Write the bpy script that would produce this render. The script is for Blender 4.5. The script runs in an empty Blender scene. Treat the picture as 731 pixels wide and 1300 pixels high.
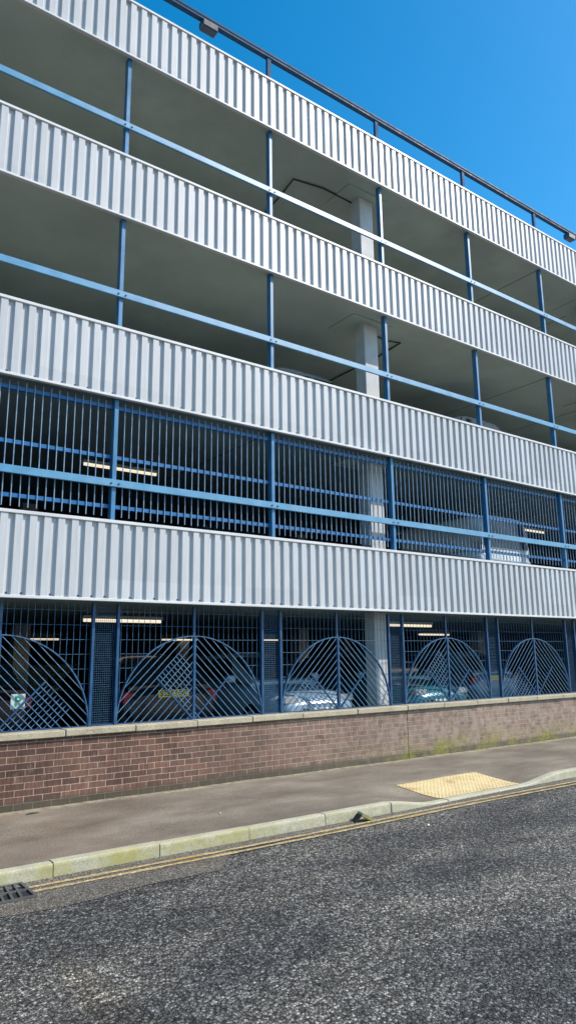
import bpy, math, random
from mathutils import Vector, Matrix
random.seed(7)
R = math.radians
sc = bpy.context.scene
col = sc.collection

# ------------------------------------------------------------------ helpers
class MB:
    """collects simple solids; build() links them as ONE mesh object"""
    def __init__(s): s.v = []; s.f = []; s.sm = []
    def add(s, vs, fs, smooth=False):
        n = len(s.v); s.v += [tuple(v) for v in vs]
        for f in fs: s.f.append(tuple(i + n for i in f)); s.sm.append(smooth)
    def box(s, x0, x1, y0, y1, z0, z1):
        s.add([(x0,y0,z0),(x1,y0,z0),(x1,y1,z0),(x0,y1,z0),(x0,y0,z1),(x1,y0,z1),(x1,y1,z1),(x0,y1,z1)],
              [(3,2,1,0),(4,5,6,7),(0,1,5,4),(1,2,6,5),(2,3,7,6),(3,0,4,7)])
    def cbox(s, x0, x1, y0, y1, z0, z1, c=.006):
        """box with chamfered edges (all twelve)"""
        X=(x0,x1); Y=(y0,y1); Z=(z0,z1); vs=[]; idx={}
        for i in (0,1):
            for j in (0,1):
                for k in (0,1):
                    sx=c if i==0 else -c; sy=c if j==0 else -c; sz=c if k==0 else -c
                    idx[i,j,k]=len(vs)
                    vs+= [(X[i],Y[j]+sy,Z[k]+sz),(X[i]+sx,Y[j],Z[k]+sz),(X[i]+sx,Y[j]+sy,Z[k])]
        g=lambda i,j,k,a: idx[i,j,k]+a
        fs=[]
        for i in (0,1):
            q=[g(i,0,0,0),g(i,1,0,0),g(i,1,1,0),g(i,0,1,0)]; fs.append(q if i else q[::-1])
            q=[g(0,i,0,1),g(1,i,0,1),g(1,i,1,1),g(0,i,1,1)]; fs.append(q[::-1] if i else q)
            q=[g(0,0,i,2),g(1,0,i,2),g(1,1,i,2),g(0,1,i,2)]; fs.append(q if i else q[::-1])
        def orient(q, n):
            a,b,c_=[Vector(vs[t]) for t in q[:3]]
            return q if (b-a).cross(c_-a).dot(Vector(n))>0 else q[::-1]
        for a in (0,1):
            for b in (0,1):
                sa=1 if a else -1; sb=1 if b else -1
                fs.append(orient([g(a,b,0,0),g(a,b,1,0),g(a,b,1,1),g(a,b,0,1)],(sa,sb,0)))
                fs.append(orient([g(a,0,b,0),g(a,1,b,0),g(a,1,b,2),g(a,0,b,2)],(sa,0,sb)))
                fs.append(orient([g(0,a,b,1),g(1,a,b,1),g(1,a,b,2),g(0,a,b,2)],(0,sa,sb)))
                for k in (0,1):
                    fs.append(orient([g(a,b,k,0),g(a,b,k,1),g(a,b,k,2)],(sa,sb,1 if k else -1)))
        s.add(vs, fs)
    def bar(s, p, q, w, d=None, n=(0,1,0)):
        """rectangular bar from p to q: w across, d along n"""
        d = d or w; p=Vector(p); q=Vector(q); t=(q-p).normalized(); n=Vector(n)
        a=t.cross(n).normalized()*w/2; b=n.normalized()*d/2
        vs=[p-a-b,p+a-b,p+a+b,p-a+b,q-a-b,q+a-b,q+a+b,q-a+b]
        s.add(vs,[(3,2,1,0),(4,5,6,7),(0,1,5,4),(1,2,6,5),(2,3,7,6),(3,0,4,7)])
    def tube(s, pts, r, n=8, cap=True):
        pts=[Vector(p) for p in pts]; rings=[]; up=None
        for i,p in enumerate(pts):
            t=((pts[min(i+1,len(pts)-1)]-pts[max(i-1,0)])).normalized()
            if up is None:
                up=Vector((0,0,1)) if abs(t.z)<.9 else Vector((1,0,0))
            a=t.cross(up).normalized(); b=a.cross(t).normalized(); up=b
            rings.append([p+a*r*math.cos(2*math.pi*k/n)+b*r*math.sin(2*math.pi*k/n) for k in range(n)])
        vs=[v for rg in rings for v in rg]; fs=[]
        for i in range(len(rings)-1):
            for k in range(n):
                fs.append((i*n+k,i*n+(k+1)%n,(i+1)*n+(k+1)%n,(i+1)*n+k))
        s.add(vs,[f[::-1] for f in fs],True)
        if cap:
            m=len(vs); s.add(rings[0],[tuple(range(n))]); s.add(rings[-1],[tuple(range(n))[::-1]])
    def sheet(s, xs, ys, fz):
        nx=len(xs); vs=[(x,y,fz(x,y)) for y in ys for x in xs]; fs=[]
        for j in range(len(ys)-1):
            for i in range(nx-1):
                fs.append((j*nx+i,j*nx+i+1,(j+1)*nx+i+1,(j+1)*nx+i))
        s.add(vs,fs,True)
    def loft(s, rings, smooth=True, caps=True):
        n=len(rings[0]); vs=[v for r in rings for v in r]; fs=[]
        for i in range(len(rings)-1):
            for k in range(n):
                fs.append((i*n+k,i*n+(k+1)%n,(i+1)*n+(k+1)%n,(i+1)*n+k))
        s.add(vs,fs,smooth)
        if caps:
            s.add(rings[0],[tuple(range(n))[::-1]]); s.add(rings[-1],[tuple(range(n))])
    def build(s, name, mat, parent=None, off=(0,0,0)):
        me=bpy.data.meshes.new(name)
        me.from_pydata([(v[0]-off[0],v[1]-off[1],v[2]-off[2]) for v in s.v],[],s.f)
        me.polygons.foreach_set('use_smooth',s.sm)
        me.materials.append(mat); me.update()
        o=bpy.data.objects.new(name,me); col.objects.link(o)
        if parent: o.parent=parent
        else: o.location=off
        return o

def tag(o, label, cat, group=None, kind=None):
    if label: o['label']=label
    if cat: o['category']=cat
    if group: o['group']=group
    if kind: o['kind']=kind
    return o
def thing(name, label, cat, loc=(0,0,0), rz=0, group=None):
    o=bpy.data.objects.new(name,None); col.objects.link(o); o.empty_display_size=.2
    o.location=loc; o.rotation_euler=(0,0,rz)
    return tag(o,label,cat,group)
def structure(o): o['kind']='structure'; return o
def copy_tree(o, parent=None):
    c=o.copy(); col.objects.link(c); c.parent=parent
    for ch in list(o.children): copy_tree(ch,c)
    return c

# ------------------------------------------------------------------ materials
def new_mat(name):
    m=bpy.data.materials.new(name); m.use_nodes=True; nt=m.node_tree; nt.nodes.clear()
    out=nt.nodes.new('ShaderNodeOutputMaterial'); b=nt.nodes.new('ShaderNodeBsdfPrincipled')
    nt.links.new(b.outputs[0],out.inputs[0]); return m,nt,b
def N(nt,t,**kw):
    n=nt.nodes.new(t)
    for k,v in kw.items():
        if k in n.inputs: n.inputs[k].default_value=v
        else: setattr(n,k,v)
    return n
def L(nt,a,b): nt.links.new(a,b)
def coords(nt, scale=(1,1,1), src='Object'):
    t=N(nt,'ShaderNodeTexCoord'); m=N(nt,'ShaderNodeMapping'); m.inputs['Scale'].default_value=scale
    L(nt,t.outputs[src],m.inputs[0]); return m.outputs[0]
def world_pos(nt, scale=(1,1,1)):
    t=N(nt,'ShaderNodeNewGeometry'); m=N(nt,'ShaderNodeMapping'); m.inputs['Scale'].default_value=scale
    L(nt,t.outputs['Position'],m.inputs[0]); return m.outputs[0]
def noise(nt,vec,scale,detail=4,rough=.55):
    n=N(nt,'ShaderNodeTexNoise',Scale=scale,Detail=detail,Roughness=rough); L(nt,vec,n.inputs['Vector']); return n.outputs['Fac']
def ramp(nt,fac,stops):
    r=N(nt,'ShaderNodeValToRGB'); e=r.color_ramp.elements
    while len(e)<len(stops): e.new(.5)
    for el,(p,c) in zip(e,stops):
        el.position=p; el.color=(c if len(c)==4 else (*c,1)) if not isinstance(c,(int,float)) else (c,c,c,1)
    L(nt,fac,r.inputs[0]); return r.outputs[0]
def mix(nt,fac,a,b,mode='MIX'):
    m=N(nt,'ShaderNodeMix',data_type='RGBA',blend_type=mode)
    for inp,v in ((m.inputs[0],fac),(m.inputs[6],a),(m.inputs[7],b)):
        if hasattr(v,'is_linked') or hasattr(v,'links'): L(nt,v,inp)
        else: inp.default_value=v if not isinstance(v,tuple) else (v if len(v)==4 else (*v,1))
    return m.outputs[2]
def math_(nt,op,a,b=None,clamp=False):
    m=N(nt,'ShaderNodeMath',operation=op,use_clamp=clamp)
    for i,v in enumerate((a,b)):
        if v is None: continue
        if hasattr(v,'links'): L(nt,v,m.inputs[i])
        else: m.inputs[i].default_value=v
    return m.outputs[0]
def maprange(nt,v,a,b,c=0.,d=1.):
    m=N(nt,'ShaderNodeMapRange'); m.inputs[1].default_value=a; m.inputs[2].default_value=b
    m.inputs[3].default_value=c; m.inputs[4].default_value=d; L(nt,v,m.inputs[0]); return m.outputs[0]
def bump(nt,b,h,strength=.5,dist=.01):
    n=N(nt,'ShaderNodeBump',Strength=strength,Distance=dist); L(nt,h,n.inputs['Height']); L(nt,n.outputs[0],b.inputs['Normal'])
def sepxyz(nt,vec):
    n=N(nt,'ShaderNodeSeparateXYZ'); L(nt,vec,n.inputs[0]); return n.outputs

def paint(name,c,rough=.4,var=.12,scale=6,metal=0,stretch=(1,1,1),dirt=None,spec=.5):
    """painted metal / plain surface with slight mottling and grime"""
    m,nt,b=new_mat(name); w=world_pos(nt,stretch)
    n=noise(nt,w,scale,5)
    d=tuple(x*(1-var) for x in c); l=tuple(min(1,x*(1+var)) for x in c)
    colr=ramp(nt,n,[(.3,d),(.7,l)])
    if dirt:
        n2=noise(nt,w,scale*.35,6,.65); colr=mix(nt,ramp(nt,n2,[(.52,0.),(.72,1.)]),colr,dirt)
    L(nt,colr,b.inputs['Base Color']); L(nt,maprange(nt,n,.3,.7,rough*.85,min(1,rough*1.2)),b.inputs['Roughness'])
    b.inputs['Metallic'].default_value=metal; b.inputs['Specular IOR Level'].default_value=spec
    return m
M={}
# white profiled cladding with faint vertical rain streaks
m,nt,b=new_mat('cladding white'); w=world_pos(nt)
s1=noise(nt,world_pos(nt,(9,9,.8)),2.2,6,.6); s2=noise(nt,w,.9,3)
c0=ramp(nt,s1,[(.3,(.465,.475,.485)),(.62,(.535,.545,.555))]); c0=mix(nt,ramp(nt,s2,[(.35,0.),(.75,.35)]),c0,(.46,.465,.46))
s3=noise(nt,world_pos(nt,(14,14,1.2)),3.,7,.7); c0=mix(nt,ramp(nt,s3,[(.6,0.),(.8,.3)]),c0,(.42,.42,.42))
sn=math_(nt,'FLOOR',math_(nt,'MULTIPLY',math_(nt,'ADD',sepxyz(nt,w)[0],-3.62),1/1.0764))
wn=N(nt,'ShaderNodeTexWhiteNoise',noise_dimensions='2D'); cq=N(nt,'ShaderNodeCombineXYZ'); L(nt,sn,cq.inputs[0]); L(nt,math_(nt,'FLOOR',math_(nt,'MULTIPLY',sepxyz(nt,w)[2],.36)),cq.inputs[1]); L(nt,cq.outputs[0],wn.inputs['Vector'])
c0=mix(nt,1,c0,ramp(nt,wn.outputs['Value'],[(0.,.91),(1.,1.04)]),'MULTIPLY')
s4=noise(nt,world_pos(nt,(3,3,.5)),3.,8,.75); c0=mix(nt,ramp(nt,s4,[(.56,0.),(.78,.45)]),c0,(.33,.32,.29))
L(nt,c0,b.inputs['Base Color']); b.inputs['Roughness'].default_value=.42; M['clad']=m
M['flash']=paint('flashing white',(.62,.62,.615),.4,.06,3,dirt=(.54,.54,.54),stretch=(1,1,1))
M['blue']=paint('blue paint',(.05,.235,.41),.42,.14,5,dirt=(.09,.26,.40),spec=.9)
M['blue_post']=paint('blue post paint',(.028,.16,.32),.4,.16,5,dirt=(.05,.18,.32),spec=.7)
M['blue_flat']=paint('deep blue paint',(.003,.115,.31),.4,.15,8)
M['blue_frame']=paint('blue frame paint',(.008,.062,.155),.42,.22,9,dirt=(.025,.10,.20))
M['bar']=paint('pale blue bar paint',(.22,.32,.42),.4,.25,14,dirt=(.06,.15,.29))  # paler blue than the frames, with darker blue blotches
M['grille_bar']=paint('blue grille bar paint',(.10,.20,.31),.42,.35,14,dirt=(.025,.10,.21))
M['bar_dim']=paint('less lit blue bar paint',(.06,.16,.30),.4,.25,14)  # duller copy for bars that catch less sun, painted into the colour
M['wire']=paint('blue wire coating',(.04,.125,.235),.42,.3,14)
M['handrail']=paint('dark grey blue paint',(.008,.055,.12),.6,.3,10,dirt=(.02,.06,.10),spec=.2)
M['stub']=paint('matt dark blue paint',(.008,.065,.16),.65,.25,9,dirt=(.03,.09,.16),spec=.12)
M['lamp_black']=paint('dark lamp casing',(.03,.05,.07),.4,.2,10)
M['bolt']=paint('dark bolt steel',(.03,.05,.08),.4,.2,30,metal=.4)
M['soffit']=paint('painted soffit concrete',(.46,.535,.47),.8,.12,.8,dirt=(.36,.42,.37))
M['soffit_shade']=paint('shade tinted soffit concrete',(.20,.28,.29),.8,.14,.7,dirt=(.15,.21,.22))  # darker teal copy for the lower ceilings, their shade put into the colour
M['floor_shade']=paint('shade dark deck concrete',(.12,.14,.15),.85,.18,1.2,dirt=(.08,.09,.10))  # darker bluish deck copy; shade of the two lower levels is painted in
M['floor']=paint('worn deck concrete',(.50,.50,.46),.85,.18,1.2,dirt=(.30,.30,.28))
M['inner']=paint('shade tinted inner wall',(.13,.175,.18),.85,.15,1)  # teal tint stands for the shade indoors
M['inner_shade']=paint('shade dark block wall',(.03,.05,.06),.9,.2,1)  # near-black teal carries the indoor shade in its base colour
M['column']=paint('painted column',(.52,.53,.53),.7,.09,2,dirt=(.40,.40,.39))
M['conduit']=paint('dark conduit',(.035,.035,.035),.5,.2,8)
M['iron']=paint('cast iron',(.12,.12,.115),.55,.3,30,metal=.4)
M['pit']=paint('drain hollow shade',(.012,.012,.011),.9,.2,8)
M['rubber']=paint('tyre rubber',(.015,.015,.016),.8,.2,15)
M['alloy']=paint('wheel alloy',(.45,.46,.48),.35,.1,10,metal=.8)
M['trim']=paint('black trim',(.02,.02,.022),.5,.2,12)
M['litter']=paint('white litter',(.5,.48,.44),.7,.08,20)
M['mastic']=paint('joint mastic',(.035,.03,.028),.8,.2,20)
M['sign_white']=paint('sign white',(.50,.58,.55),.5,.08,10)
M['sign_green']=paint('sign green',(.02,.26,.14),.5,.1,10)
M['plate']=paint('yellow plate',(.78,.52,.04),.4,.05,20)
M['plate_w']=paint('white plate',(.75,.75,.72),.4,.05,20)
M['char']=paint('plate lettering',(.02,.02,.02),.5,.1,20)
M['red_lens']=paint('red lens',(.35,.012,.012),.2,.15,20)
M['clear_lens']=paint('clear lens',(.55,.58,.6),.12,.1,20,metal=.5)
def car_paint(name,c,metal=.25):
    m=paint(name,c,.22,.05,6,metal=metal); bb=[n for n in m.node_tree.nodes if n.type=='BSDF_PRINCIPLED'][0]
    bb.inputs['Coat Weight'].default_value=.7; bb.inputs['Coat Roughness'].default_value=.06; return m
m,nt,b=new_mat('car glass'); b.inputs['Base Color'].default_value=(.012,.018,.022,1); b.inputs['Roughness'].default_value=.05
n=noise(nt,world_pos(nt),4,3); L(nt,maprange(nt,n,.3,.7,.04,.12),b.inputs['Roughness']); M['glass']=m
m,nt,b=new_mat('lit tube'); b.inputs['Base Color'].default_value=(.9,.85,.75,1)
n=noise(nt,world_pos(nt),2.5,2)
L(nt,ramp(nt,n,[(.3,(1,.80,.56)),(.7,(1,.88,.68))]),b.inputs['Emission Color']); b.inputs['Emission Strength'].default_value=.62; M['tube']=m

# brick
m,nt,b=new_mat('brown drag faced brick'); w=world_pos(nt)
xyz=sepxyz(nt,w); cmb=N(nt,'ShaderNodeCombineXYZ'); L(nt,xyz[0],cmb.inputs[0]); L(nt,xyz[2],cmb.inputs[1])
wob=noise(nt,w,3,2); off=math_(nt,'MULTIPLY',math_(nt,'SUBTRACT',wob,.5),.012)
addv=N(nt,'ShaderNodeVectorMath',operation='ADD'); cm2=N(nt,'ShaderNodeCombineXYZ'); L(nt,off,cm2.inputs[1]); L(nt,cmb.outputs[0],addv.inputs[0]); L(nt,cm2.outputs[0],addv.inputs[1])
br=N(nt,'ShaderNodeTexBrick'); br.inputs['Scale'].default_value=1; br.inputs['Brick Width'].default_value=.225; br.inputs['Row Height'].default_value=.0765
br.inputs['Mortar Size'].default_value=.0055; br.inputs['Mortar Smooth'].default_value=.25; br.inputs['Bias'].default_value=0
br.inputs['Color1'].default_value=(.185,.098,.074,1); br.inputs['Color2'].default_value=(.098,.056,.046,1); br.inputs['Mortar'].default_value=(.42,.31,.22,1)
L(nt,addv.outputs[0],br.inputs['Vector'])
big=noise(nt,w,.8,4); fine=noise(nt,w,45,3)
rib=N(nt,'ShaderNodeTexNoise',Scale=1,Detail=2,Roughness=.5); L(nt,world_pos(nt,(85,85,6)),rib.inputs['Vector'])
c=mix(nt,.55,br.outputs['Color'],ramp(nt,rib.outputs['Fac'],[(.32,.45),(.6,1.15)]),'MULTIPLY')
c=mix(nt,1,c,ramp(nt,big,[(.3,.66),(.7,1.25)]),'MULTIPLY')
# weathering: paler, greyer brick towards the right-hand end of the wall
far=math_(nt,'MULTIPLY',maprange(nt,xyz[0],4.5,10.),.95)
far=math_(nt,'MULTIPLY',far,maprange(nt,noise(nt,w,7,6,.7),.25,.6),True)
c=mix(nt,far,c,mix(nt,.5,c,(.56,.47,.38)))
# bloom (efflorescence) smudges
c=mix(nt,math_(nt,'MULTIPLY',ramp(nt,noise(nt,w,6,6,.7),[(.55,0.),(.72,1.)]),.22),c,(.42,.34,.28))
# algae on the foot of the wall and two moss patches
zz=xyz[2]
foot=math_(nt,'MULTIPLY',maprange(nt,zz,.115,.075),ramp(nt,noise(nt,w,5,4),[(.2,.5),(.5,.95)]),True)
c=mix(nt,foot,c,mix(nt,.25,(.062,.066,.045),c))
mossn=ramp(nt,noise(nt,world_pos(nt,(1,1,1.7)),2.3,6,.68),[(.44,0.),(.62,1.)])
mx=math_(nt,'MULTIPLY',maprange(nt,xyz[0],6.8,9.6),maprange(nt,zz,.40,.12),True)
mx=math_(nt,'MULTIPLY',mx,mossn,True)
c=mix(nt,math_(nt,'MULTIPLY',mx,.85),c,ramp(nt,noise(nt,w,18,3),[(.3,(.13,.14,.03)),(.7,(.30,.28,.05))]))
L(nt,c,b.inputs['Base Color']); b.inputs['Roughness'].default_value=.9; b.inputs['Specular IOR Level'].default_value=.25
h=math_(nt,'SUBTRACT',math_(nt,'ADD',math_(nt,'MULTIPLY',fine,.25),math_(nt,'MULTIPLY',rib.outputs['Fac'],.6)),math_(nt,'MULTIPLY',br.outputs['Fac'],1.3))
bump(nt,b,h,.9,.006); M['brick']=m

# concrete coping / kerb
def concrete(name,c1,c2,algae=0,algcol=(.22,.22,.06),sp=60):
    m,nt,b=new_mat(name); w=world_pos(nt)
    c=ramp(nt,noise(nt,w,4,8,.7),[(.3,c1),(.7,c2)])
    c=mix(nt,1,c,ramp(nt,noise(nt,w,sp,3),[(.3,.72),(.6,1.1)]),'MULTIPLY')
    if algae:
        nrm=N(nt,'ShaderNodeNewGeometry'); ns=sepxyz(nt,nrm.outputs['Normal'])
        f=math_(nt,'MULTIPLY',ramp(nt,noise(nt,w,2.6,6,.6),[(.33,0.),(.62,1.)]),maprange(nt,math_(nt,'MULTIPLY',ns[1],-1),-.2,.8,.25,1))
        xx=sepxyz(nt,w)[0]; f=math_(nt,'MULTIPLY',f,maprange(nt,xx,3.2,7.2,1,.18))
        c=mix(nt,math_(nt,'MULTIPLY',f,algae),c,algcol)
    c=mix(nt,ramp(nt,noise(nt,w,1.4,7,.7),[(.58,0.),(.75,.55)]),c,tuple(x*.4 for x in c1))
    L(nt,c,b.inputs['Base Color']); b.inputs['Roughness'].default_value=.9; b.inputs['Specular IOR Level'].default_value=.2
    bump(nt,b,noise(nt,w,90,4),.5,.004); return m
M['coping']=concrete('weathered coping concrete',(.34,.30,.21),(.50,.44,.32))
M['kerb']=concrete('kerb concrete',(.38,.36,.27),(.54,.51,.40),.8,(.33,.30,.085))

# asphalt road: chippings of mixed grey in dark binder
def road_mat(name,scale,dark,light,worn,bumpd):
    m,nt,b=new_mat(name); w=world_pos(nt)
    nz=N(nt,'ShaderNodeTexNoise',Scale=scale*1.6,Detail=3); L(nt,w,nz.inputs['Vector'])
    sb=N(nt,'ShaderNodeVectorMath',operation='SUBTRACT'); L(nt,nz.outputs['Color'],sb.inputs[0]); sb.inputs[1].default_value=(.5,.5,.5)
    sl=N(nt,'ShaderNodeVectorMath',operation='SCALE'); L(nt,sb.outputs[0],sl.inputs[0]); sl.inputs[3].default_value=1.1/scale
    ad=N(nt,'ShaderNodeVectorMath',operation='ADD'); L(nt,w,ad.inputs[0]); L(nt,sl.outputs[0],ad.inputs[1]); w=ad.outputs[0]
    v=N(nt,'ShaderNodeTexVoronoi',Scale=scale,Randomness=1.); L(nt,w,v.inputs['Vector'])
    v2=N(nt,'ShaderNodeTexVoronoi',Scale=scale*2.3,Randomness=1.); L(nt,w,v2.inputs['Vector'])
    cell=sepxyz(nt,v.outputs['Color'])[0]; cell2=sepxyz(nt,v2.outputs['Color'])[1]
    c=ramp(nt,cell,[(0.,dark),(.45,tuple(.6*a+.4*bb for a,bb in zip(dark,light))),(.8,light),(1.,tuple(x*1.9 for x in light))])
    c=mix(nt,.5,c,ramp(nt,cell2,[(.1,.35),(.9,1.5)]),'MULTIPLY')
    gap=maprange(nt,v.outputs['Distance'],.42,.72,1,.18)          # binder between chippings
    gp=N(nt,'ShaderNodeCombineColor'); [L(nt,gap,gp.inputs[i]) for i in range(3)]
    c=mix(nt,.85,c,gp.outputs[0],'MULTIPLY')
    pol=noise(nt,world_pos(nt,(.55,1.1,1)),1.1,6,.6); f=ramp(nt,pol,[(.42,0.),(.66,1.)])
    c=mix(nt,math_(nt,'MULTIPLY',f,.65),c,mix(nt,1,c,worn,'MULTIPLY'))
    if name.startswith('chipped'):
        px_=sepxyz(nt,world_pos(nt))
        for (cx,cy,rx,ry,tint,st) in ((2.15,3.2,.6,.42,(1.6,1.55,1.45),.7),(1.75,3.95,.16,1.3,(1.25,1.1,.9),.55),(4.6,4.2,1.5,.22,(1.7,1.68,1.6),.5)):
            dx=math_(nt,'MULTIPLY',math_(nt,'ADD',px_[0],-cx),1/rx); dy=math_(nt,'MULTIPLY',math_(nt,'ADD',px_[1],-cy),1/ry)
            rr=math_(nt,'ADD',math_(nt,'MULTIPLY',dx,dx),math_(nt,'MULTIPLY',dy,dy)); rr=math_(nt,'ADD',rr,math_(nt,'MULTIPLY',noise(nt,world_pos(nt),5,5),.9))
            c=mix(nt,math_(nt,'MULTIPLY',maprange(nt,rr,.25,1.5,1,0),st,True),c,mix(nt,1,c,tint,'MULTIPLY'))
    pol2=noise(nt,world_pos(nt,(.4,1.6,1)),2.3,5,.6); c=mix(nt,1,c,ramp(nt,pol2,[(.3,.78),(.7,1.18)]),'MULTIPLY')
    L(nt,c,b.inputs['Base Color']); b.inputs['Specular IOR Level'].default_value=.22
    L(nt,ramp(nt,cell2,[(0.,.42),(1.,.85)]),b.inputs['Roughness'])
    h=math_(nt,'SUBTRACT',1,v.outputs['Distance']); h=math_(nt,'ADD',h,math_(nt,'MULTIPLY',cell,.5)); h=math_(nt,'ADD',h,math_(nt,'MULTIPLY',v2.outputs['Distance'],-.3))
    bump(nt,b,h,1.,bumpd); return m
M['road']=road_mat('chipped asphalt',50,(.044,.044,.043),(.195,.191,.183),(2.7,2.55,2.25),.024)
M['gutter']=road_mat('old worn asphalt',95,(.11,.098,.082),(.25,.225,.19),(1.35,1.3,1.2),.006)
# pavement asphalt
m,nt,b=new_mat('brown grey footway asphalt'); w=world_pos(nt)
c=ramp(nt,noise(nt,world_pos(nt,(.7,1.3,1)),1.3,6,.6),[(.3,(.130,.104,.080)),(.55,(.205,.175,.135)),(.75,(.29,.255,.195))])
c=mix(nt,1,c,ramp(nt,noise(nt,w,75,4,.75),[(.3,.45),(.5,1.),(.68,1.7)]),'MULTIPLY')
xs_=sepxyz(nt,w)
reddish=math_(nt,'MULTIPLY',maprange(nt,xs_[0],4.5,1.5),ramp(nt,noise(nt,w,.9,4),[(.35,0.),(.65,.7)]))
c=mix(nt,reddish,c,mix(nt,1,c,(1.0,.80,.72),'MULTIPLY'))
c=mix(nt,ramp(nt,noise(nt,w,2.8,7,.65),[(.6,0.),(.75,.45)]),c,(.10,.09,.078))
dust=math_(nt,'MULTIPLY',maprange(nt,xs_[1],8.80,8.99),ramp(nt,noise(nt,w,9,4),[(.35,0.),(.6,.8)]),True)
c=mix(nt,dust,c,(.42,.38,.26))
L(nt,c,b.inputs['Base Color']); b.inputs['Roughness'].default_value=.88; b.inputs['Specular IOR Level'].default_value=.25
bump(nt,b,noise(nt,w,130,3,.7),.7,.006); M['pave']=m
# yellow paint, worn through to asphalt
m,nt,b=new_mat('worn yellow road paint'); w=world_pos(nt)
c=ramp(nt,noise(nt,w,6,6),[(.3,(.60,.43,.17)),(.7,(.74,.58,.29))])
g=ramp(nt,noise(nt,w,26,6,.8),[(.46,1.),(.60,0.)])
c=mix(nt,math_(nt,'MULTIPLY',g,.8),c,(.16,.13,.09))
oc=math_(nt,'MULTIPLY',ramp(nt,noise(nt,w,1.9,4),[(.56,0.),(.66,1.)]),.6); c=mix(nt,oc,c,(.42,.25,.035))
L(nt,c,b.inputs['Base Color']); b.inputs['Roughness'].default_value=.75; bump(nt,b,noise(nt,w,70,4),.6,.004); M['yellow']=m
m,nt,b=new_mat('buff tactile concrete'); w=world_pos(nt)
c=ramp(nt,noise(nt,w,3.5,7,.65),[(.3,(.56,.41,.18)),(.7,(.72,.59,.33))])
c=mix(nt,1,c,ramp(nt,noise(nt,w,70,3),[(.3,.75),(.6,1.08)]),'MULTIPLY')
c=mix(nt,ramp(nt,noise(nt,w,2.1,5),[(.6,0.),(.72,.5)]),c,(.33,.17,.06))
L(nt,c,b.inputs['Base Color']); b.inputs['Roughness'].default_value=.85; bump(nt,b,noise(nt,w,90,3),.4,.003); M['tactile']=m
M['ground']=paint('distant ground',(.11,.105,.095),.9,.2,.3)
M['grit']=paint('gutter grit',(.17,.155,.12),.9,.5,40)
M['moss']=paint('yellow green mossy scrap',(.34,.31,.12),.8,.2,18)
M['scrap_dark']=paint('dark scrap shade and twig',(.03,.032,.03),.8,.2,18)  # paints the shaded side of the scrap; the twig uses it too
M['leaf']=paint('dry leaf',(.24,.19,.09),.8,.4,30)

# ------------------------------------------------------------------ layout numbers (metres; facade along X, street side is -Y)
ROADZ=-.12
BAND=[(2.488,3.586),(5.340,6.418),(8.172,9.234),(10.991,12.031)]
FLOOR=[.35,2.80,5.64,8.47,11.28]
CEIL=[2.52,5.372,8.204,11.022]
PX=[3.68+2.691*k for k in range(-2,8)]           # blue posts
X0,X1=-3.2,24.0
YB=33.0
FY=8.97                                           # front of the cladding crowns
PITCH=2.691/15

# ------------------------------------------------------------------ setting
def kz(x):
    def s(t): t=max(0,min(1,t)); return t*t*(3-2*t)
    return -.095*(s((x-6.28)/.85)-s((x-8.95)/.95))
def pavez(x,y):
    t=max(0,min(1,1-(y-6.72)/1.25)); und=.006*math.sin(x*1.3+.5)*math.sin(y*2.1)+.004*math.sin(x*3.1+y*1.7)
    return kz(x)*t*t*(3-2*t)+und*min(1,(y-6.7)/.5)
def rng(a,b,n): return [a+(b-a)*i/n for i in range(n+1)]
g=MB(); g.sheet([-900,900],[-900,900],lambda x,y:-.16); structure(g.build('ground',M['ground']))
g=MB(); g.sheet(rng(-40,60,100),rng(-7.5,6.60,28),lambda x,y:ROADZ+.006*math.sin(x*.8)*math.sin(y*1.1)); structure(g.build('road',M['road']))
def gut_edge(x): return 5.86+.03*math.sin(x*2.3)+.02*math.sin(x*5.1) if x<3.5 else (5.86+(6.34-5.86)*min(1,(x-3.5)/.45)+.012*math.sin(x*3.3))
xs=rng(-6,26,320); g=MB(); vs=[];fs=[]
for i,x in enumerate(xs):
    ed=gut_edge(x)
    for j in range(5):
        y=ed+(6.6-ed)*j/4; vs.append((x,y,ROADZ+.006*math.sin(x*.8)*math.sin(y*1.1)+.004))
for i in range(len(xs)-1):
    for j in range(4): fs.append((i*5+j,(i+1)*5+j,(i+1)*5+j+1,i*5+j+1))
g.add(vs,fs,True); structure(g.build('gutter_strip',M['gutter']))
# double yellow lines
def yline(y0,seed):
    g=MB(); xs=rng(1.99,26,480); vs=[];fs=[]
    for i,x in enumerate(xs):
        dy=.02*math.sin(x*.9+1)-.035*(1/(1+math.exp(-(x-8.2)*2)))
        wv=.028+.004*math.sin(x*7+seed)+.003*math.sin(x*17+seed)
        zz=ROADZ+.006*math.sin(x*.8)*math.sin(y0*1.1)+.009
        vs+=[(x,y0+dy-wv,zz),(x,y0+dy+wv,zz)]
    for i in range(len(xs)-1): fs.append((2*i,2*i+2,2*i+3,2*i+1))
    g.add(vs,fs,True); return structure(g.build('yellow_line',M['yellow']))
yline(6.285,0); yline(6.405,2)
# pavement
g=MB(); g.sheet(rng(-6,26,200),rng(6.70,9.06,26),pavez); structure(g.build('pavement',M['pave']))
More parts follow.
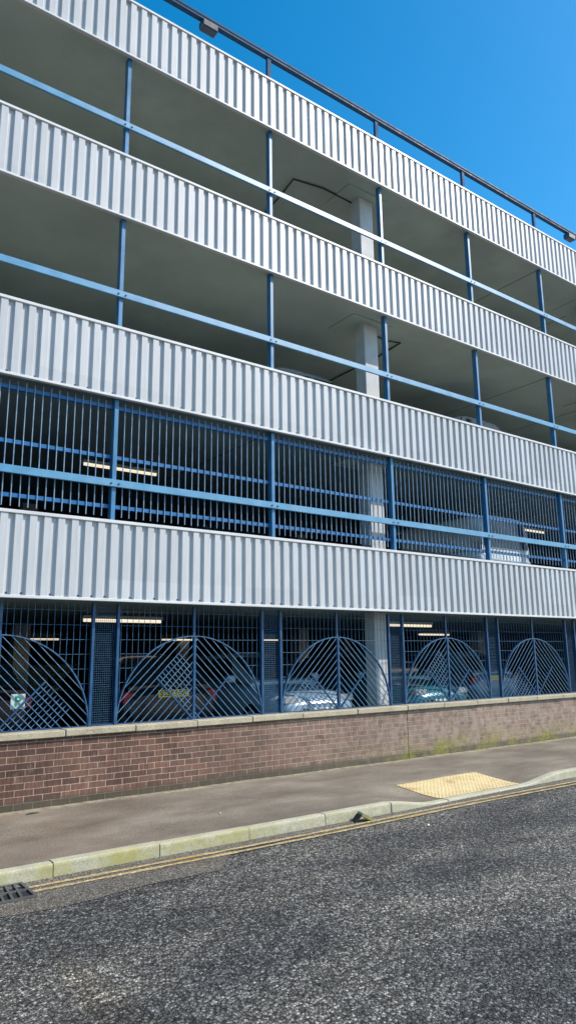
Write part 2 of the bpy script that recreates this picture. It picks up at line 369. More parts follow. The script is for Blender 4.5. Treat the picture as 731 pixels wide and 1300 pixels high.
# kerb stones along the pavement edge
g=MB()
k=-8
while True:
    a=2.26+1.02*k; bx=a+1.02
    if a>25: break
    n=8; rings=[]
    pj=random.uniform(-.006,.006); zj=random.uniform(-.004,.004)
    for i in range(n+1):
        x=a+.005+(1.01)*i/n; zt=kz(x)+zj; y0=6.588+pj; c=.016
        rings.append([(x,y0,ROADZ-.03),(x,y0+.125,ROADZ-.03),(x,y0+.125,zt-.004),(x,y0+.119,zt),(x,y0+c+.004,zt),(x,y0+.005,zt-.010),(x,y0+.001,zt-c-.01)])
    # winding: seen along +x the ring runs the right way round
    g.loft(rings,False)
    k+=1
structure(g.build('kerb',M['kerb']))
# kerb joints: dark mortar backing just behind the faces
g=MB()
for k in range(-8,23):
    a=2.26+1.02*k
    g.box(a-.006,a+.006,6.600,6.708,ROADZ,kz(a)-.014)
structure(g.build('kerb_joint',M['mastic']))
# tactile blister paving at the dropped kerb
def trans(x,y): return pavez(x,y)+.006
g=MB(); g.sheet(rng(7.32,9.00,24),rng(6.70,7.50,12),trans)
for sx in range(4):
    for sy in range(2):
        for i in range(6):
            for j in range(6):
                cx=7.32+.42*sx+.041+.0675*i; cy=6.705+.40*sy+.037+.0655*j; z=trans(cx,cy); r=.0155; h=.006; n=8
                vs=[(cx+r*math.cos(t*math.pi/4),cy+r*math.sin(t*math.pi/4),z-.002) for t in range(n)]+[(cx+r*.62*math.cos(t*math.pi/4),cy+r*.62*math.sin(t*math.pi/4),z+h) for t in range(n)]
                g.add(vs,[(t,(t+1)%n,n+(t+1)%n,n+t) for t in range(n)]+[tuple(range(n,2*n))])
structure(g.build('tactile_paving',M['tactile']))
# grit and small stones gathered in the gutter
g=MB()
def pebble(x,y,z,r):
    a=random.uniform(0,6.28); q=[]
    for t in range(5): q.append((x+r*random.uniform(.7,1.2)*math.cos(a+t*1.257),y+r*random.uniform(.6,1.)*math.sin(a+t*1.257),z))
    q.append((x+random.uniform(-.3,.3)*r,y+random.uniform(-.3,.3)*r,z+r*random.uniform(.5,1.)))
    g.add(q,[(t,(t+1)%5,5) for t in range(5)])
for i in range(2600):
    x=random.uniform(1.2,16); y=6.575-abs(random.gauss(0,.065))-.0
    if random.random()<.45: x=random.choice((3.6,4.6,5.3,5.75,6.6,7.6))+random.gauss(0,.28)
    pebble(x,y,ROADZ+.006*math.sin(x*.8)*math.sin(y*1.1)+.004,random.choice((.004,.005,.006,.008,.012)))
for i in range(500):
    x=random.uniform(1,15); y=random.uniform(8.90,9.02); pebble(x,y,pavez(x,y),random.choice((.004,.005,.007)))
tag(g.build('grit',M['grit']),'loose grit and small stones gathered along the kerb and the wall foot','grit',kind='stuff')

# ------------------------------------------------------------------ brick wall with coping
WO=(9,9.03,0)
wall=thing('brick_wall','low brown brick wall with concrete coping running along the pavement','wall',WO)
g=MB(); g.box(X0,9.143,9.03,9.34,-.06,.80); g.box(9.157,X1,9.03,9.34,-.06,.80); g.build('brickwork',M['brick'],wall,WO)
g=MB(); g.box(9.143,9.157,9.045,9.33,-.06,.80); g.build('movement_joint',M['mastic'],wall,WO)
cuts=[3.15+.926*k for k in range(-7,0)]+[3.15,4.08,5.0,5.92,6.85,7.98,9.13]+[9.13+.926*k for k in range(1,17)]
for a,bb in zip(cuts[:-1],cuts[1:]):
    if bb>X1: break
    g=MB(); j=random.uniform(-.006,.006); zj=random.uniform(-.003,.003)
    g.cbox(a+.004,bb-.004,8.982+j,9.40+j,.803+zj,.882+zj,.009)
    g.build('coping_stone',M['coping'],wall,WO)
g=MB(); g.box(X0+.3,X1-.3,9.0,9.38,.8,.868); g.build('coping_mortar',M['mastic'],wall,WO)

# ------------------------------------------------------------------ the car park building
BO=(9,9,0)
bld=thing('car_park','four storey car park with white ribbed bands and blue posts and rails','building',BO)
def P(mb,name,mat,parent=bld,off=BO): return mb.build(name,mat,parent,off)
# slabs: concrete soffits and decks
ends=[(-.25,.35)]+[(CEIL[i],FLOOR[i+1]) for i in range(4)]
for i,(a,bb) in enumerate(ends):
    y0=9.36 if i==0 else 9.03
    g=MB(); g.box(X0,X1,y0,YB,a,bb-.02); o=P(g,'floor_slab',M['soffit' if i>2 else 'soffit_shade'])
    g=MB(); g.box(X0+.001,X1-.001,y0+.001,YB-.001,bb-.02+.001,bb); d=g.build('deck',M['floor' if i>1 else 'floor_shade'],o,BO); d.location=(0,0,0)
# closed far side and ends
g=MB(); g.box(X0,X1,YB,YB+.3,-.25,12.0); P(g,'rear_wall',M['inner_shade'])
g=MB(); g.box(X0-.3,X0,9.16,YB+.3,-.25,12.0); P(g,'end_wall',M['inner_shade'])
g=MB(); g.box(X1,X1+.3,9.16,YB+.3,-.25,12.0); P(g,'end_wall',M['inner_shade'])
# split level ramps behind the first aisle: upstand walls inside each floor
for i in range(4):
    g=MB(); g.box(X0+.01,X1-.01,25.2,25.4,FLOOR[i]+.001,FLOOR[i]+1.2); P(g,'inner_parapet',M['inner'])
# ribbed cladding bands
def corrugated(g,z0,z1):
    x=PX[0]-.05; x=X0; prof=[]
    d=.036; cw=.089; fl=.014; pw=PITCH-cw-2*fl
    ph=(3.68-.06-X0)%PITCH; x=X0+ph-PITCH
    while x<X1:
        prof+=[(x,FY+d),(x+fl,FY),(x+fl+cw,FY),(x+2*fl+cw,FY+d)]
        x+=PITCH
    prof=[p for p in prof if p[0]<=X1]
    vs=[];fs=[]
    for (px,py_) in prof: vs+=[(px,py_,z0),(px,py_,z1)]
    for i in range(len(prof)-1): fs.append((2*i,2*i+2,2*i+3,2*i+1))
    n=len(vs)
    for (px,py_) in prof: vs+=[(px,FY+d+.012,z0),(px,FY+d+.012,z1)]
    m_=len(prof)
    for i in range(m_-1):
        fs.append((n+2*i,n+2*i+1,n+2*i+3,n+2*i+2)); fs.append((2*i+1,2*i+3,n+2*i+3,n+2*i+1)); fs.append((2*i,n+2*i,n+2*i+2,2*i+2))
    g.add(vs,fs)
for (z0,z1) in BAND:
    g=MB(); corrugated(g,z0+.03,z1-.03); cl=P(g,'ribbed_cladding',M['clad'])
    g=MB()
    g.cbox(X0,X1,FY-.014,FY+.12,z1-.044,z1,.005); t_=g.build('top_flashing',M['flash'],cl,BO)
    g=MB()
    g.cbox(X0,X1,FY-.010,FY+.055,z0,z0+.036,.004)
    g.build('bottom_flashing',M['flash'],cl,BO)
    # fixing screws in the pans near the bottom of the sheet
    x=X0+(3.68-.06-X0)%PITCH-PITCH+PITCH-.031; k=0
    while x<X1-.1:
        if (k%2==0 or random.random()<.25) and 1.5<x<17:
            g=MB(); g.box(x-.011,x+.011,FY+.029,FY+.036,z0+.052,z0+.072); g.build('screw',M['bolt'],cl,BO)
        x+=PITCH; k+=1
# kerb upstand of each deck behind the cladding (keeps light off the sheet backs)
for i in range(1,5):
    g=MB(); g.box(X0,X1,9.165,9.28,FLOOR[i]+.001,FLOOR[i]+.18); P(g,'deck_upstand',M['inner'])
# posts: one continuous blue post from first floor to roof, seen between the bands
for px in PX:
    if px<X0 or px>X1: continue
    g=MB(); g.cbox(px-.031,px+.031,9.052,9.158,2.60,12.03,.004)
    pq=P(g,'post',M['blue_post'])
    g=MB(); g.box(px-.038,px+.038,9.075,9.135,12.031,12.579); g.build('rail_stub',M['stub'],pq,BO)
for z in (4.115,6.955,9.785):
    g=MB(); g.cbox(X0,X1,9.012,9.051,z-.052,z+.052,.005); r_=P(g,'rail',M['blue'])
    for px in PX:
        if px<0.5 or px>17.5: continue
        g=MB()
        for s in (-.055,.055):
            pts=[(px+s,9.012,z-.008),(px+s,9.001,z-.008)]; g.tube(pts,.013,8)
        g.build('bolt',M['bolt'],r_,BO)
g=MB(); g.tube([(X0,9.105,12.655),(X1,9.105,12.655)],.052,12); g.box(X0,X1,9.06,9.15,12.58,12.612); P(g,'handrail',M['handrail'])
# columns inside
for cx in (.82,8.90,16.98):
    for i in range(4):
        g=MB(); g.cbox(cx,cx+.36,9.50,9.78,FLOOR[i]+.001,CEIL[i]-.001,.012); P(g,'column',M['column'])
        if i>0:
            g=MB(); g.cbox(cx-.42,cx+.62,9.32,10.1,CEIL[i]-.022,CEIL[i]-.002,.006); P(g,'column_head',M['soffit'])
for cx in (4.6,12.7,20.8):
    for yy in (16.8,24.2):
        for i in range(4):
            g=MB(); g.box(cx,cx+.36,yy,yy+.36,FLOOR[i]+.001,CEIL[i]-.001); P(g,'column',M['column'])
# conduits on the ceilings
g=MB(); z=CEIL[3]-.03; g.tube([(7.6,13.2,z),(7.62,11.07,z),(7.56,10.4,z),(7.47,9.84,z),(8.12,9.72,z),(8.9,9.74,z)],.016,8); P(g,'conduit',M['conduit'])
g=MB(); z=CEIL[2]-.03; g.tube([(9.27,9.72,z),(9.78,9.82,z),(10.13,9.72,z),(10.22,10.5,z),(10.24,13,z)],.016,8); P(g,'conduit',M['conduit'])
# slab joints in the ceilings
for zc in CEIL[1:]:
    for jx in (1.0,6.39 if zc<6 else 17.2,14.44):
        g=MB(); g.box(jx-.008,jx+.008,9.17,16,zc-.004,zc+.01); P(g,'slab_joint',M['mastic'])

# strip lights hanging under the ceilings
def strip(x,y,z,label,l=1.5):
    t=thing('ceiling_light',label,'light',(x,y,z),0,'lit strip lights under the car park ceilings')
    g=MB(); g.cbox(0,l,-.05,.05,.03,.09,.006); g.build('housing',M['sign_white'],t)
    g=MB(); g.tube([(.03,0,.005),(l-.03,0,.005)],.028,8); g.build('tube',M['tube'],t)
    g=MB(); g.box(.25,.27,-.01,.01,.09,.135); g.box(l-.27,l-.25,-.01,.01,.09,.135); g.build('hanger',M['sign_white'],t)
strip(4.34,11.85,2.385,'long lit strip light on the ground floor above the car with the yellow plate')
strip(10.98,11.4,2.385,'lit strip light on the ground floor just right of the white column')
strip(4.36,12.25,5.237,'lit strip light on the first floor behind the blue bars, left side of the photo')
strip(16.85,12.15,5.237,'lit strip light on the first floor behind the blue bars, right of the van')
strip(6.55,24.0,2.385,'faint distant strip light deep on the ground floor over the leftmost arch')
strip(16.3,24.0,2.385,'distant lit strip light deep on the ground floor left of the third arch from left',.8)
strip(11.8,24.0,2.385,'distant lit strip light deep on the ground floor seen through the second whole arch')
strip(17.3,16.4,2.385,'lit strip light on the ground floor above the arch right of the white column')

# floodlights clamped under the roof handrail
def flood(x,label):
    t=thing('floodlight',label,'lamp',(x,9.10,12.585),0,'small lamps under the roof rail')
    g=MB(); g.cbox(-.15,.15,-.09,.08,-.17,-.03,.015); g.build('casing',M['lamp_black'],t)
    g=MB(); g.box(-.04,.04,-.04,.04,-.031,-.006); g.build('bracket',M['lamp_black'],t)
    g=MB(); g.box(-.12,.12,-.07,.06,-.176,-.171); g.build('lens',M['lamp_black'],t)
flood(5.1,'small dark lamp under the roof handrail near the top of the photo')
flood(16.0,'small dark lamp under the roof handrail at the right edge of the photo')

# ------------------------------------------------------------------ first floor bar screens
names=['blue bar screen in the first floor opening beyond the left edge','blue bar screen in the first floor opening cut by the left edge of the photo',
 'first floor blue bar screen directly right of the left strip light post','first floor blue bar screen in front of the white column',
 'first floor blue bar screen in front of the left half of the white van','first floor blue bar screen in front of the lit strip light at right',
 'first floor blue bar screen cut by the right edge of the photo','first floor blue bar screen next beyond the right edge of the photo']
proto=None
for k in range(-1,6):
    a=PX[1+k]+.035; loc=(a,9.10,2.6)
    lab=names[1+k]
    if proto is None:
        t=thing('bar_screen',lab,'security screen',loc,0,'blue bar screens in the first floor openings'); proto=t
        w=2.691-.07
        for z in (5.235,4.505,3.80):
            g=MB(); g.box(0,w,.010,.050,z-2.6-.026,z-2.6+.026); g.build('flat_bar',M['blue_flat'],t)
        for i in range(23):
            x=w*(i+1)/24; g=MB(); g.tube([(x,0,1.055),(x,0,2.72)],.0075,8); g.build('bar',M['bar'],t)
    else:
        t=copy_tree(proto); t.location=loc; t['label']=lab

# ------------------------------------------------------------------ ground floor arched grilles and mesh panels
ZB=.884; ZT=2.47; SY=9.215; RAD=1.165
ARCH=[2.35+2.71*k for k in range(-1,6)]
alabel={0:'blue arched grille of the next bay beyond the left edge',1:'blue arched grille cut by the left edge with parking sign behind it',
 2:'blue arched grille in front of the car with the yellow plate',3:'blue arched grille in front of the pale blue car and column',
 4:'blue arched grille right of the column with cross hatched upper left','5':'',5:'rightmost whole blue arched grille with cross hatched lower left',6:'blue arched grille of the next bay beyond the right edge'}
def seg_in(c,sgn,hatch):
    """45 degree lines of one half arch in local (u right-positive, v up): u+v=c"""
    out=[]
    if c<RAD: out=[(0,c),(c,0)]
    else:
        disc=2*RAD*RAD-c*c
        if disc<=0.01: return None
        r=math.sqrt(disc); u1=(c-r)/2; u2=(c+r)/2
        out=[(u1,c-u1),(u2,c-u2)]
    return [(sgn*u,v) for u,v in out]
def arch(ci,k):
    loc=(ci,SY,ZB)
    t=thing('arched_grille',alabel[k],'grille',loc,0,'blue arched grilles standing on the brick wall')
    n=40; g=MB()
    pts=[(RAD*math.cos(math.pi*i/n),0,max(0,RAD*math.sin(math.pi*i/n))) for i in range(n+1)]
    for p,q in zip(pts[:-1],pts[1:]):
        e=(Vector(q)-Vector(p))*.03; g.bar(Vector(p)-e,Vector(q)+e,.013,.045)
    g.build('arch',M['wire'],t)
    g=MB(); g.box(-.018,.018,-.024,.03,0.001,RAD+.005); g.box(-.018,.018,.0,.04,RAD+.006,ZT-ZB); g.build('centre_post',M['blue_frame'],t)
    for s in (-1,1):
        g=MB(); g.bar((s*.02,-.006,.012),(s*RAD/2,-.006,RAD/2),.018,.03); g.build('brace',M['blue_frame'],t)
    g=MB(); g.box(-RAD,RAD,-.012,.02,.001,.014); g.build('bottom_bar',M['blue_frame'],t)
    sp=.1175
    for s in (-1,1):
        i=1
        while True:
            c=sp*i; i+=1
            if c>1.6: break
            q=seg_in(c,s,0)
            if not q: break
            (u0,v0),(u1,v1)=q
            mm=M['grille_bar'] if (i*7+k*3+(s>0)*5)%4 else M['bar_dim']
            g=MB(); g.bar((u0,-.004,v0),(u1,-.004,v1),.0085,.014); g.build('diagonal_bar',mm,t)
    # cross hatch: short bars the other way in one field of the left half (right half of the first bay)
    side=-1 if k not in (1,) else 1
    upper=k in (2,4)
    for i in range(1,9):
        d=sp*.72*i
        if upper:   # above the brace: between brace, centre post and outer diagonal
            c0_=(d,) ; u_a=0; 
            # line v-u=d for u in 0.. until u+v=RAD
            ue=(RAD-d)/2
            if ue<=.03: break
            p0=(0,d); p1=(ue,d+ue)
        else:       # below the brace: v-u=-d  from base (d,0) to u+v=RAD
            ue=(RAD+d)/2
            if ue>=RAD-.03: break
            p0=(d,0.01); p1=(ue,ue-d)
        g=MB(); g.bar((side*p0[0],.010,p0[1]),(side*p1[0],.010,p1[1]),.008,.010); g.build('cross_bar',M['bar_dim' if k==1 else 'grille_bar'],t)
    # welded mesh round the arch
    g=MB(); H=1.175; r=.0036; xm=-H+.05
    while xm<H-.02:
        zl=math.sqrt(max(0,RAD*RAD-xm*xm)) if abs(xm)<RAD else 0
        if abs(xm)>.03: g.tube([(xm,.012,zl),(xm,.012,ZT-ZB)],r,6,False)
        xm+=.0855
    z=.16
    while z<ZT-ZB:
        if z<RAD:
            xe=math.sqrt(RAD*RAD-z*z)
            if H-xe>.02:
                for s in (-1,1): g.tube([(s*xe,.020,z),(s*H,.020,z)],r*.8,6,False)
        else: g.tube([(-H,.020,z),(H,.020,z)],r*.8,6,False)
        z+=.19
    g.build('wire_mesh',M['wire'],t)
for k,c in enumerate(ARCH): arch(c,k)
plabel=['','narrow blue mesh panel between two posts, left of the cut off arch','narrow blue mesh panel right of the arch cut by the left edge','narrow blue mesh panel right of the arch with the yellow plate',
 'narrow blue mesh panel directly right of the white column','narrow blue mesh panel left of the rightmost whole arch','narrow blue mesh panel at the right edge of the photo']
pp=None
for k in range(6):
    x=ARCH[k]+1.18; loc=(x,SY,ZB)
    if pp is None:
        t=thing('mesh_panel','narrow blue mesh panel beyond the left edge','mesh panel',loc,0,'narrow mesh panels between the arched grilles'); pp=t; w=2.71-2.36
        for a in (0,w):
            g=MB(); g.cbox(a-.020,a+.020,-.03,.03,.001,ZT-ZB,.004); g.build('post',M['blue_frame'],t)
        g=MB(); i=1
        while i*.029<w-.04:
            g.tube([(i*.029+.02,.012,.01),(i*.029+.02,.012,ZT-ZB)],.0019,5,False); i+=1
        i=1
        while i*.029<ZT-ZB-.02:
            g.tube([(.027,.016,i*.029),(w-.027,.016,i*.029)],.0019,5,False); i+=1
        g.build('wire_mesh',M['wire'],t)
        for z in (.0,):
            g=MB(); g.box(.027,w-.027,-.015,.015,.001,.02); g.build('bottom_bar',M['blue_frame'],t)
    else:
        t=copy_tree(pp); t.location=loc; t['label']=plabel[k+1]

# parking sign behind the left grille
t=thing('parking_sign','small white sign with a green letter P behind the left arched grille','sign',(2.635,9.285,1.235))
g=MB(); g.cbox(-.088,.088,-.004,.004,-.09,.09,.003); g.build('board',M['sign_white'],t)
def text_obj(name,txt,size,mat,parent,loc,rz=0,ext=.001,bold=.0):
    cu=bpy.data.curves.new(name,'FONT'); cu.body=txt; cu.size=size; cu.align_x='CENTER'; cu.align_y='CENTER'; cu.extrude=ext; cu.offset=bold
    tmp=bpy.data.objects.new('tmp_text',cu); col.objects.link(tmp)
    dg=bpy.context.evaluated_depsgraph_get(); me=bpy.data.meshes.new_from_object(tmp.evaluated_get(dg))
    me.materials.clear(); me.materials.append(mat); bpy.data.objects.remove(tmp); bpy.data.curves.remove(cu)
    o=bpy.data.objects.new(name,me); col.objects.link(o); o.parent=parent; o.location=loc; o.rotation_euler=(R(90),0,rz); return o
text_obj('letter',"P",.17,M['sign_green'],t,(0,-.006,0),0,.001,.004)

# ------------------------------------------------------------------ cars (length along local Y, nose at -Y)
def ring(hw,zb,zt,y,n=20,e=3.4,bulge=0):
    pts=[]; zc=(zb+zt)/2; hh=(zt-zb)/2
    for i in range(n):
        a=2*math.pi*(i+.5)/n; ca,sa=math.cos(a),math.sin(a)
        x=hw*math.copysign(abs(ca)**(2/e),ca); z=zc+hh*math.copysign(abs(sa)**(2/e),sa)
        pts.append((x,y,z))
    return pts
def quadpanel(g,c,off,thick=.006,inset=.0):
    c=[Vector(p) for p in c]; n=(c[1]-c[0]).cross(c[3]-c[0]).normalized()
    ce=sum(c,Vector())/4; c=[p+(ce-p)*inset for p in c]
    g.add([p+n*off for p in c]+[p+n*(off-thick) for p in c],[(0,1,2,3),(7,6,5,4),(0,4,5,1),(1,5,6,2),(2,6,7,3),(3,7,4,0)])
def make_car(label,mat,loc,flip=False,kind='hatch',plate='',gp=None,yellow=False,cat='car'):
    t=thing('parked_car' if cat=='car' else 'parked_van',label,cat,loc,math.pi if flip else 0,gp)
    if kind=='van':
        Ln=4.9; W=.95; body=[(0,.78,.45,.80),(.06,.88,.34,.98),(.5,W,.28,1.12),(1.05,W,.26,1.22),(2.4,W,.26,1.25),(4.2,W,.28,1.25),(4.84,.93,.32,1.22),(4.9,.90,.40,1.1)]
        gh=[(.95,.86,1.10,1.2),(1.75,.84,1.16,1.92),(2.1,.84,1.16,2.02),(4.5,.84,1.16,2.02),(4.86,.84,1.14,1.95),(4.895,.84,1.1,1.3)]
        wsh=(1.0,1.72,1.20,1.90); rear=(4.90,4.86,1.24,1.86)
        sides=[(1.62,2.5,1.26,1.82)]
    else:
        Ln=4.15; W=.87; body=[(0,.62,.40,.62),(.05,.74,.30,.72),(.25,.83,.24,.80),(.6,.865,.22,.87),(1.1,W,.22,.96),(2.0,W,.22,.98),(3.2,W,.23,1.0),(3.8,.845,.26,1.0),(4.08,.79,.32,.96),(4.15,.70,.42,.86)]
        gh=[(1.0,.74,.88,.96),(1.72,.70,.90,1.36),(2.05,.68,.92,1.46),(2.7,.68,.92,1.48),(3.4,.67,.92,1.43),(3.66,.67,.92,1.33),(4.05,.70,.9,.98)]
        wsh=(1.06,1.78,1.0,1.37); rear=(4.03,3.68,1.02,1.32)
        sides=[(1.62,2.5,1.02,1.36),(2.56,3.45,1.03,1.35)]
    rings=[ring(hw,zb,zt,y) for y,hw,zb,zt in body]
    g=MB(); g.loft([r[::-1] for r in rings]);
    # greenhouse, tapering inwards to the roof
    def gring(y,hw,zb,zt,n=20):
        pts=[]
        for i in range(n):
            a=2*math.pi*(i+.5)/n; ca,sa=math.cos(a),math.sin(a)
            zc=(zb+zt)/2; hh=(zt-zb)/2
            z=zc+hh*math.copysign(abs(sa)**(2/4.5),sa); x=hw*math.copysign(abs(ca)**(2/4.5),ca)
            x*=1-.16*max(0,(z-1.0)/.5) if kind!='van' else 1-.06*max(0,(z-1.2)/.8)
            pts.append((x,y,z))
        return pts
    g.loft([gring(*q)[::-1] for q in gh])
    g.build('body',mat,t)
    def hwat(z,b=.72): return b*(1-.16*max(0,(z-1.0)/.5)) if kind!='van' else .85*(1-.06*max(0,(z-1.2)/.8))
    y0,y1,za,zb=wsh
    g=MB(); a=hwat(za)*.93; bb=hwat(zb)*.88; quadpanel(g,[(-a,y0-.02,za),(a,y0-.02,za),(bb,y1-.02,zb),(-bb,y1-.02,zb)],.022,.02); g.build('windscreen',M['glass'],t)
    y0,y1,za,zb=rear
    g=MB(); a=hwat(za)*.90; bb=hwat(zb)*.85; quadpanel(g,[(a,y0,za),(-a,y0,za),(-bb,y1,zb),(bb,y1,zb)],.03,.03); g.build('rear_window',M['glass'],t)
    for (ya,yb,za,zb) in sides:
        for s in (-1,1):
            g=MB(); xa=s*(hwat(za)+.005); xb=s*(hwat(zb)-.002); ins=.10 if ya<2 else .02; ine=.22 if ya>2.5 else .02
            q=[(xa,ya,za),(xa,yb,za),(xb,yb-ine,zb),(xb,ya+ins*2,zb)]
            if s<0: q=q[::-1]
            quadpanel(g,q,.012,.012); g.build('side_window',M['glass'],t)
    for wy in ((.78,3.32) if kind!='van' else (.85,3.95)):
        for s in (-1,1):
            g=MB(); prof=[(.20,-.09),(.29,-.10),(.315,-.07),(.315,.07),(.29,.10),(.20,.09)]; rg=[]
            for i in range(20):
                aa=2*math.pi*i/20; rg.append([(s*(W-.09)+px,wy+pr*math.cos(aa),.315+pr*math.sin(aa)) for pr,px in prof])
            rg.append(rg[0]); g.loft(rg,True,False); wh=g.build('tyre',M['rubber'],t)
            g=MB(); xo=s*(W+.0); cen=(xo-.02*s,wy,.315)
            rim=[[(xo-s*.01 if r_>.1 else xo-s*.03,wy+r_*math.cos(2*math.pi*i/20),.315+r_*math.sin(2*math.pi*i/20)) for i in range(20)] for r_ in (.205,.19,.05)]
            g.loft(rim,False,True); g.build('rim',M['alloy'],wh)
    zl=.70 if kind!='van' else .86
    for s in (-1,1):
        g=MB(); g.cbox(min(s*.42,s*.74),max(s*.42,s*.74),.02 if kind!='van' else .0,.22,zl-.07,zl+.05,.02); g.build('headlight',M['clear_lens'],t)
        g=MB(); g.cbox(min(s*.60,s*.80),max(s*.60,s*.80),Ln-.20,Ln-.035,.72 if kind!='van' else .9,.90 if kind!='van' else 1.2,.02); g.build('tail_light',M['red_lens'],t)
    g=MB(); g.cbox(-.38,.38,-.005,.05,.42,.56,.01); g.build('front_grille',M['trim'],t)
    for side,yy,mm,rot in (('f',-.012,'plate_w',0),('r',Ln+.004,'plate',math.pi)):
        if kind=='van' and side=='r': zz=.75
        else: zz=.50 if side=='f' else .80
        if side=='r' and kind!='van': zz=.86; yy=Ln-.02+.03
        g=MB(); g.cbox(-.26,.26,yy-.006,yy+.006,zz-.056,zz+.056,.003); o=g.build('number_plate',M[mm],t)
        if plate and side=='r': text_obj('lettering',plate,.115,M['char'],o,(0,yy+.008,zz),math.pi,.0008,.002)
    for s in (-1,1):
        g=MB(); g.cbox(min(s*.84,s*1.02),max(s*.84,s*1.02),1.30 if kind!='van' else 1.35,1.42 if kind!='van' else 1.5,.95 if kind!='van' else 1.25,1.08 if kind!='van' else 1.5,.025); g.build('wing_mirror',mat,t)
    return t
CG='cars parked inside the car park'
p_black=car_paint('dark navy car paint',(.012,.016,.022)); p_sil=car_paint('pale blue car paint',(.30,.42,.52),.0); p_teal=car_paint('teal car paint',(.04,.20,.26))
p_blue=car_paint('steel blue car paint',(.12,.25,.38)); p_white=car_paint('white van paint',(.75,.76,.77),0); p_grey=car_paint('light grey car paint',(.5,.5,.5),.3); p_red=car_paint('dark red car paint',(.028,.010,.012))
F=FLOOR
make_car('dark car parked rear first behind the arch with yellow number plate showing',p_black,(5.17,14.2,F[0]),True,'hatch','S351 UVS',CG)
make_car('dark car at the left edge parked behind the parking sign',p_red,(2.35,14.5,F[0]),True,'hatch','',CG)
make_car('pale blue car parked nose out behind the third arch from left',p_sil,(7.62,9.5,F[0]),False,'hatch','',CG)
make_car('teal car on the ground floor behind the arch right of the column',p_teal,(10.75,9.6,F[0]),False,'hatch','',CG)
make_car('blue car on the ground floor behind the rightmost whole arch',p_blue,(13.5,14.6,F[0]),True,'hatch','',CG)
make_car('dark car on the first floor below the left strip light',p_black,(4.5,10.4,F[1]),False,'hatch','',CG)
make_car('blue car on the first floor behind the post left of the white column',p_blue,(7.0,9.55,F[1]),False,'hatch','',CG)
make_car('white van parked on the first floor behind the blue bars',p_white,(13.1,14.55,F[1]),True,'van','',None,cat='van')
cz=make_car('light grey car on the second floor, roof just showing left of the column',p_grey,(8.05,15.15,F[2]),True,'van','',CG); cz.scale=(1,1,.80)
cz=make_car('pale car on the second floor, roof just showing right of the column',p_grey,(13.3,15.15,F[2]),True,'van','',CG); cz.scale=(1,1,.83)

# ------------------------------------------------------------------ gully grate
t=thing('drain_grate','black iron drain grate set in the gutter at the left edge','drain',(1.76,6.36,ROADZ))
g=MB(); g.box(-.235,.235,-.215,.215,.006,.0085); g.build('pit',M['pit'],t)  # thin near-black sheet; the shade of the hollow is put into its colour
g=MB(); 
for (a,b_,c_,d_) in ((-.235,.235,-.215,-.19),(-.235,.235,.19,.215),(-.235,-.21,-.19,.19),(.21,.235,-.19,.19)): g.box(a,b_,c_,d_,.004,.022)
g.build('frame',M['iron'],t)
for i in range(1,6):
    x=-.21+.42*i/6; g=MB(); g.bar((x-.022,-.19,.016),(x+.022,.19,.016),.02,.012,(0,0,1)); g.build('bar',M['iron'],t)
for yy in (0,):
    g=MB(); g.box(-.21,.21,yy-.013,yy+.013,.009,.0225); g.build('cross_rib',M['iron'],t)

# folded mossy scrap against the kerb, and litter
t=thing('mossy_scrap','small tent shaped yellow green scrap lying against the kerb','debris',(5.76,6.49,ROADZ+.004)); t.scale=(.8,.8,.8)
g=MB(); th=.008
A=[(-.12,-.03,.002),(-.09,.10,.004),(-.01,.07,.095),(-.03,-.055,.085)]  # left flap, its shaded side given by a dark colour
B=[(-.03,-.055,.085),(-.01,.07,.095),(.14,.06,.004),(.13,-.10,.002)]
for q,mm,nm,tk in ((A,M['scrap_dark'],'shaded_flap',.012),(B,M['moss'],'mossy_flap',.04)):
    g=MB(); quadpanel(g,q,.006,tk); g.build(nm,mm,t)
def bit(x,y,z,w,h,name,label,mat,cat,rz):
    g=MB(); n=6; vs=[]
    for k in range(n): vs.append((w*math.cos(k*2*math.pi/n)*random.uniform(.7,1.1),h*math.sin(k*2*math.pi/n)*random.uniform(.7,1.1),random.uniform(.003,.012)))
    top=vs+[(0,0,.016)]; bot=[(a,b_,.0) for a,b_,c_ in vs]
    g.add(top+bot,[(k,(k+1)%n,n) for k in range(n)]+[(k,n+1+k,n+1+(k+1)%n,(k+1)%n) for k in range(n)])
    o=g.build(name,mat); o.location=(x,y,z); o.rotation_euler=(0,0,rz); return tag(o,label,cat)
bit(6.2,5.87,ROADZ+.003,0.04,.016,'paper_scrap','small white scrap of paper lying on the dark road',M['litter'],'litter',.5)
bit(4.40,7.35,pavez(4.4,7.35)+.002,.018,.014,'paper_scrap','tiny white fleck of litter in the middle of the pavement',M['litter'],'litter',.3)
bit(2.72,8.75,pavez(2.72,8.75)+.002,.075,.014,'twig','short dark twig lying on the pavement near the wall',M['scrap_dark'],'twig',.1)
bit(2.35,8.85,pavez(2.35,8.85)+.002,.03,.02,'leaf','small dry leaf by the foot of the brick wall at left',M['leaf'],'leaf',.6)

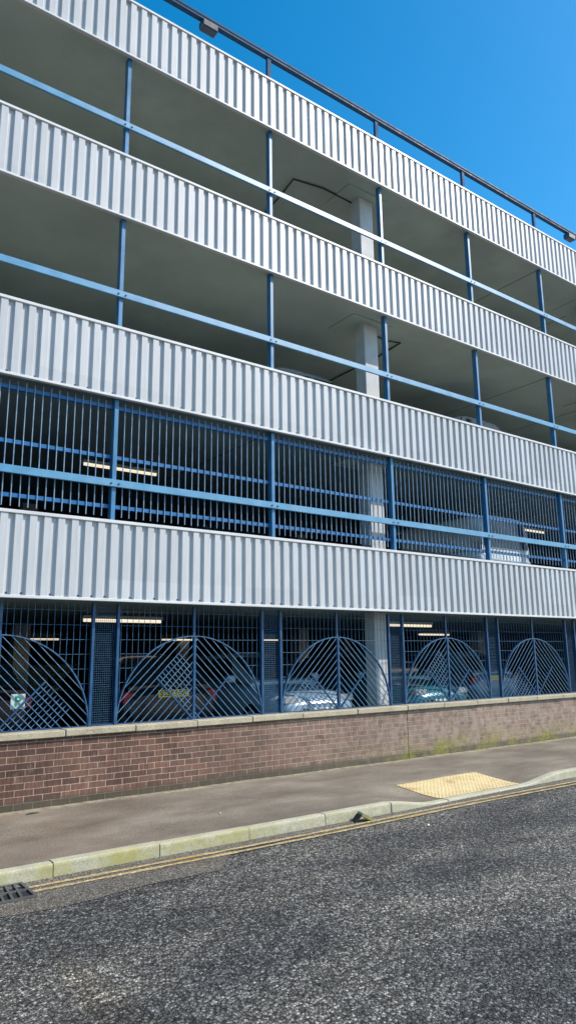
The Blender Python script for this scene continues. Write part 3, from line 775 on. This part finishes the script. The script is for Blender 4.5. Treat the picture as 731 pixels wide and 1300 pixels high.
# ------------------------------------------------------------------ light
SUN_AZ=R(54); SUN_EL=R(42)                        # azimuth measured from the facade normal (-Y) towards +X
d=Vector((math.sin(SUN_AZ)*math.cos(SUN_EL),-math.cos(SUN_AZ)*math.cos(SUN_EL),math.sin(SUN_EL)))
su=bpy.data.lights.new('sun','SUN'); su.energy=3.6; su.angle=R(.53); su.color=(1,.92,.82)
so=bpy.data.objects.new('sun',su); col.objects.link(so); so.rotation_euler=d.to_track_quat('Z','Y').to_euler(); so.location=d*60
wd=bpy.data.worlds.new('World'); sc.world=wd; wd.use_nodes=True; nt=wd.node_tree; nt.nodes.clear()
sk=nt.nodes.new('ShaderNodeTexSky'); sk.sky_type='NISHITA'; sk.sun_disc=False; sk.sun_elevation=SUN_EL
sk.sun_rotation=math.atan2(d.x,d.y); sk.air_density=1.0; sk.dust_density=.8; sk.ozone_density=1.6; sk.altitude=50
hs=nt.nodes.new('ShaderNodeHueSaturation'); hs.inputs['Saturation'].default_value=1.5; hs.inputs['Hue'].default_value=.489
bg=nt.nodes.new('ShaderNodeBackground'); bg.inputs[1].default_value=.15
ow=nt.nodes.new('ShaderNodeOutputWorld'); nt.links.new(sk.outputs[0],hs.inputs['Color']); nt.links.new(hs.outputs[0],bg.inputs[0]); nt.links.new(bg.outputs[0],ow.inputs[0])

# ------------------------------------------------------------------ camera (solved from the photograph)
pit,yaw,roll=0.20141681,0.63403962,-0.01212517
Fw=Vector((math.sin(yaw)*math.cos(pit),math.cos(yaw)*math.cos(pit),math.sin(pit))); Rt=Vector((math.cos(yaw),-math.sin(yaw),0)); Up=Rt.cross(Fw)
R2=math.cos(roll)*Rt+math.sin(roll)*Up; U2=-math.sin(roll)*Rt+math.cos(roll)*Up
ca=bpy.data.cameras.new('camera'); ca.sensor_fit='VERTICAL'; ca.sensor_height=36; ca.sensor_width=36; ca.lens=895.08/1300*36; ca.clip_end=3000; ca.clip_start=.05
co=bpy.data.objects.new('camera',ca); col.objects.link(co)
mw=Matrix.Identity(4)
for i in range(3): mw[i][0]=R2[i]; mw[i][1]=U2[i]; mw[i][2]=-Fw[i]
mw[2][3]=1.75; co.matrix_world=mw; sc.camera=co
sc.render.resolution_x=575; sc.render.resolution_y=1024
sc.view_settings.view_transform='Standard'; sc.view_settings.look='None'; sc.view_settings.exposure=0.62; sc.view_settings.gamma=1; sc.view_settings.use_curve_mapping=False
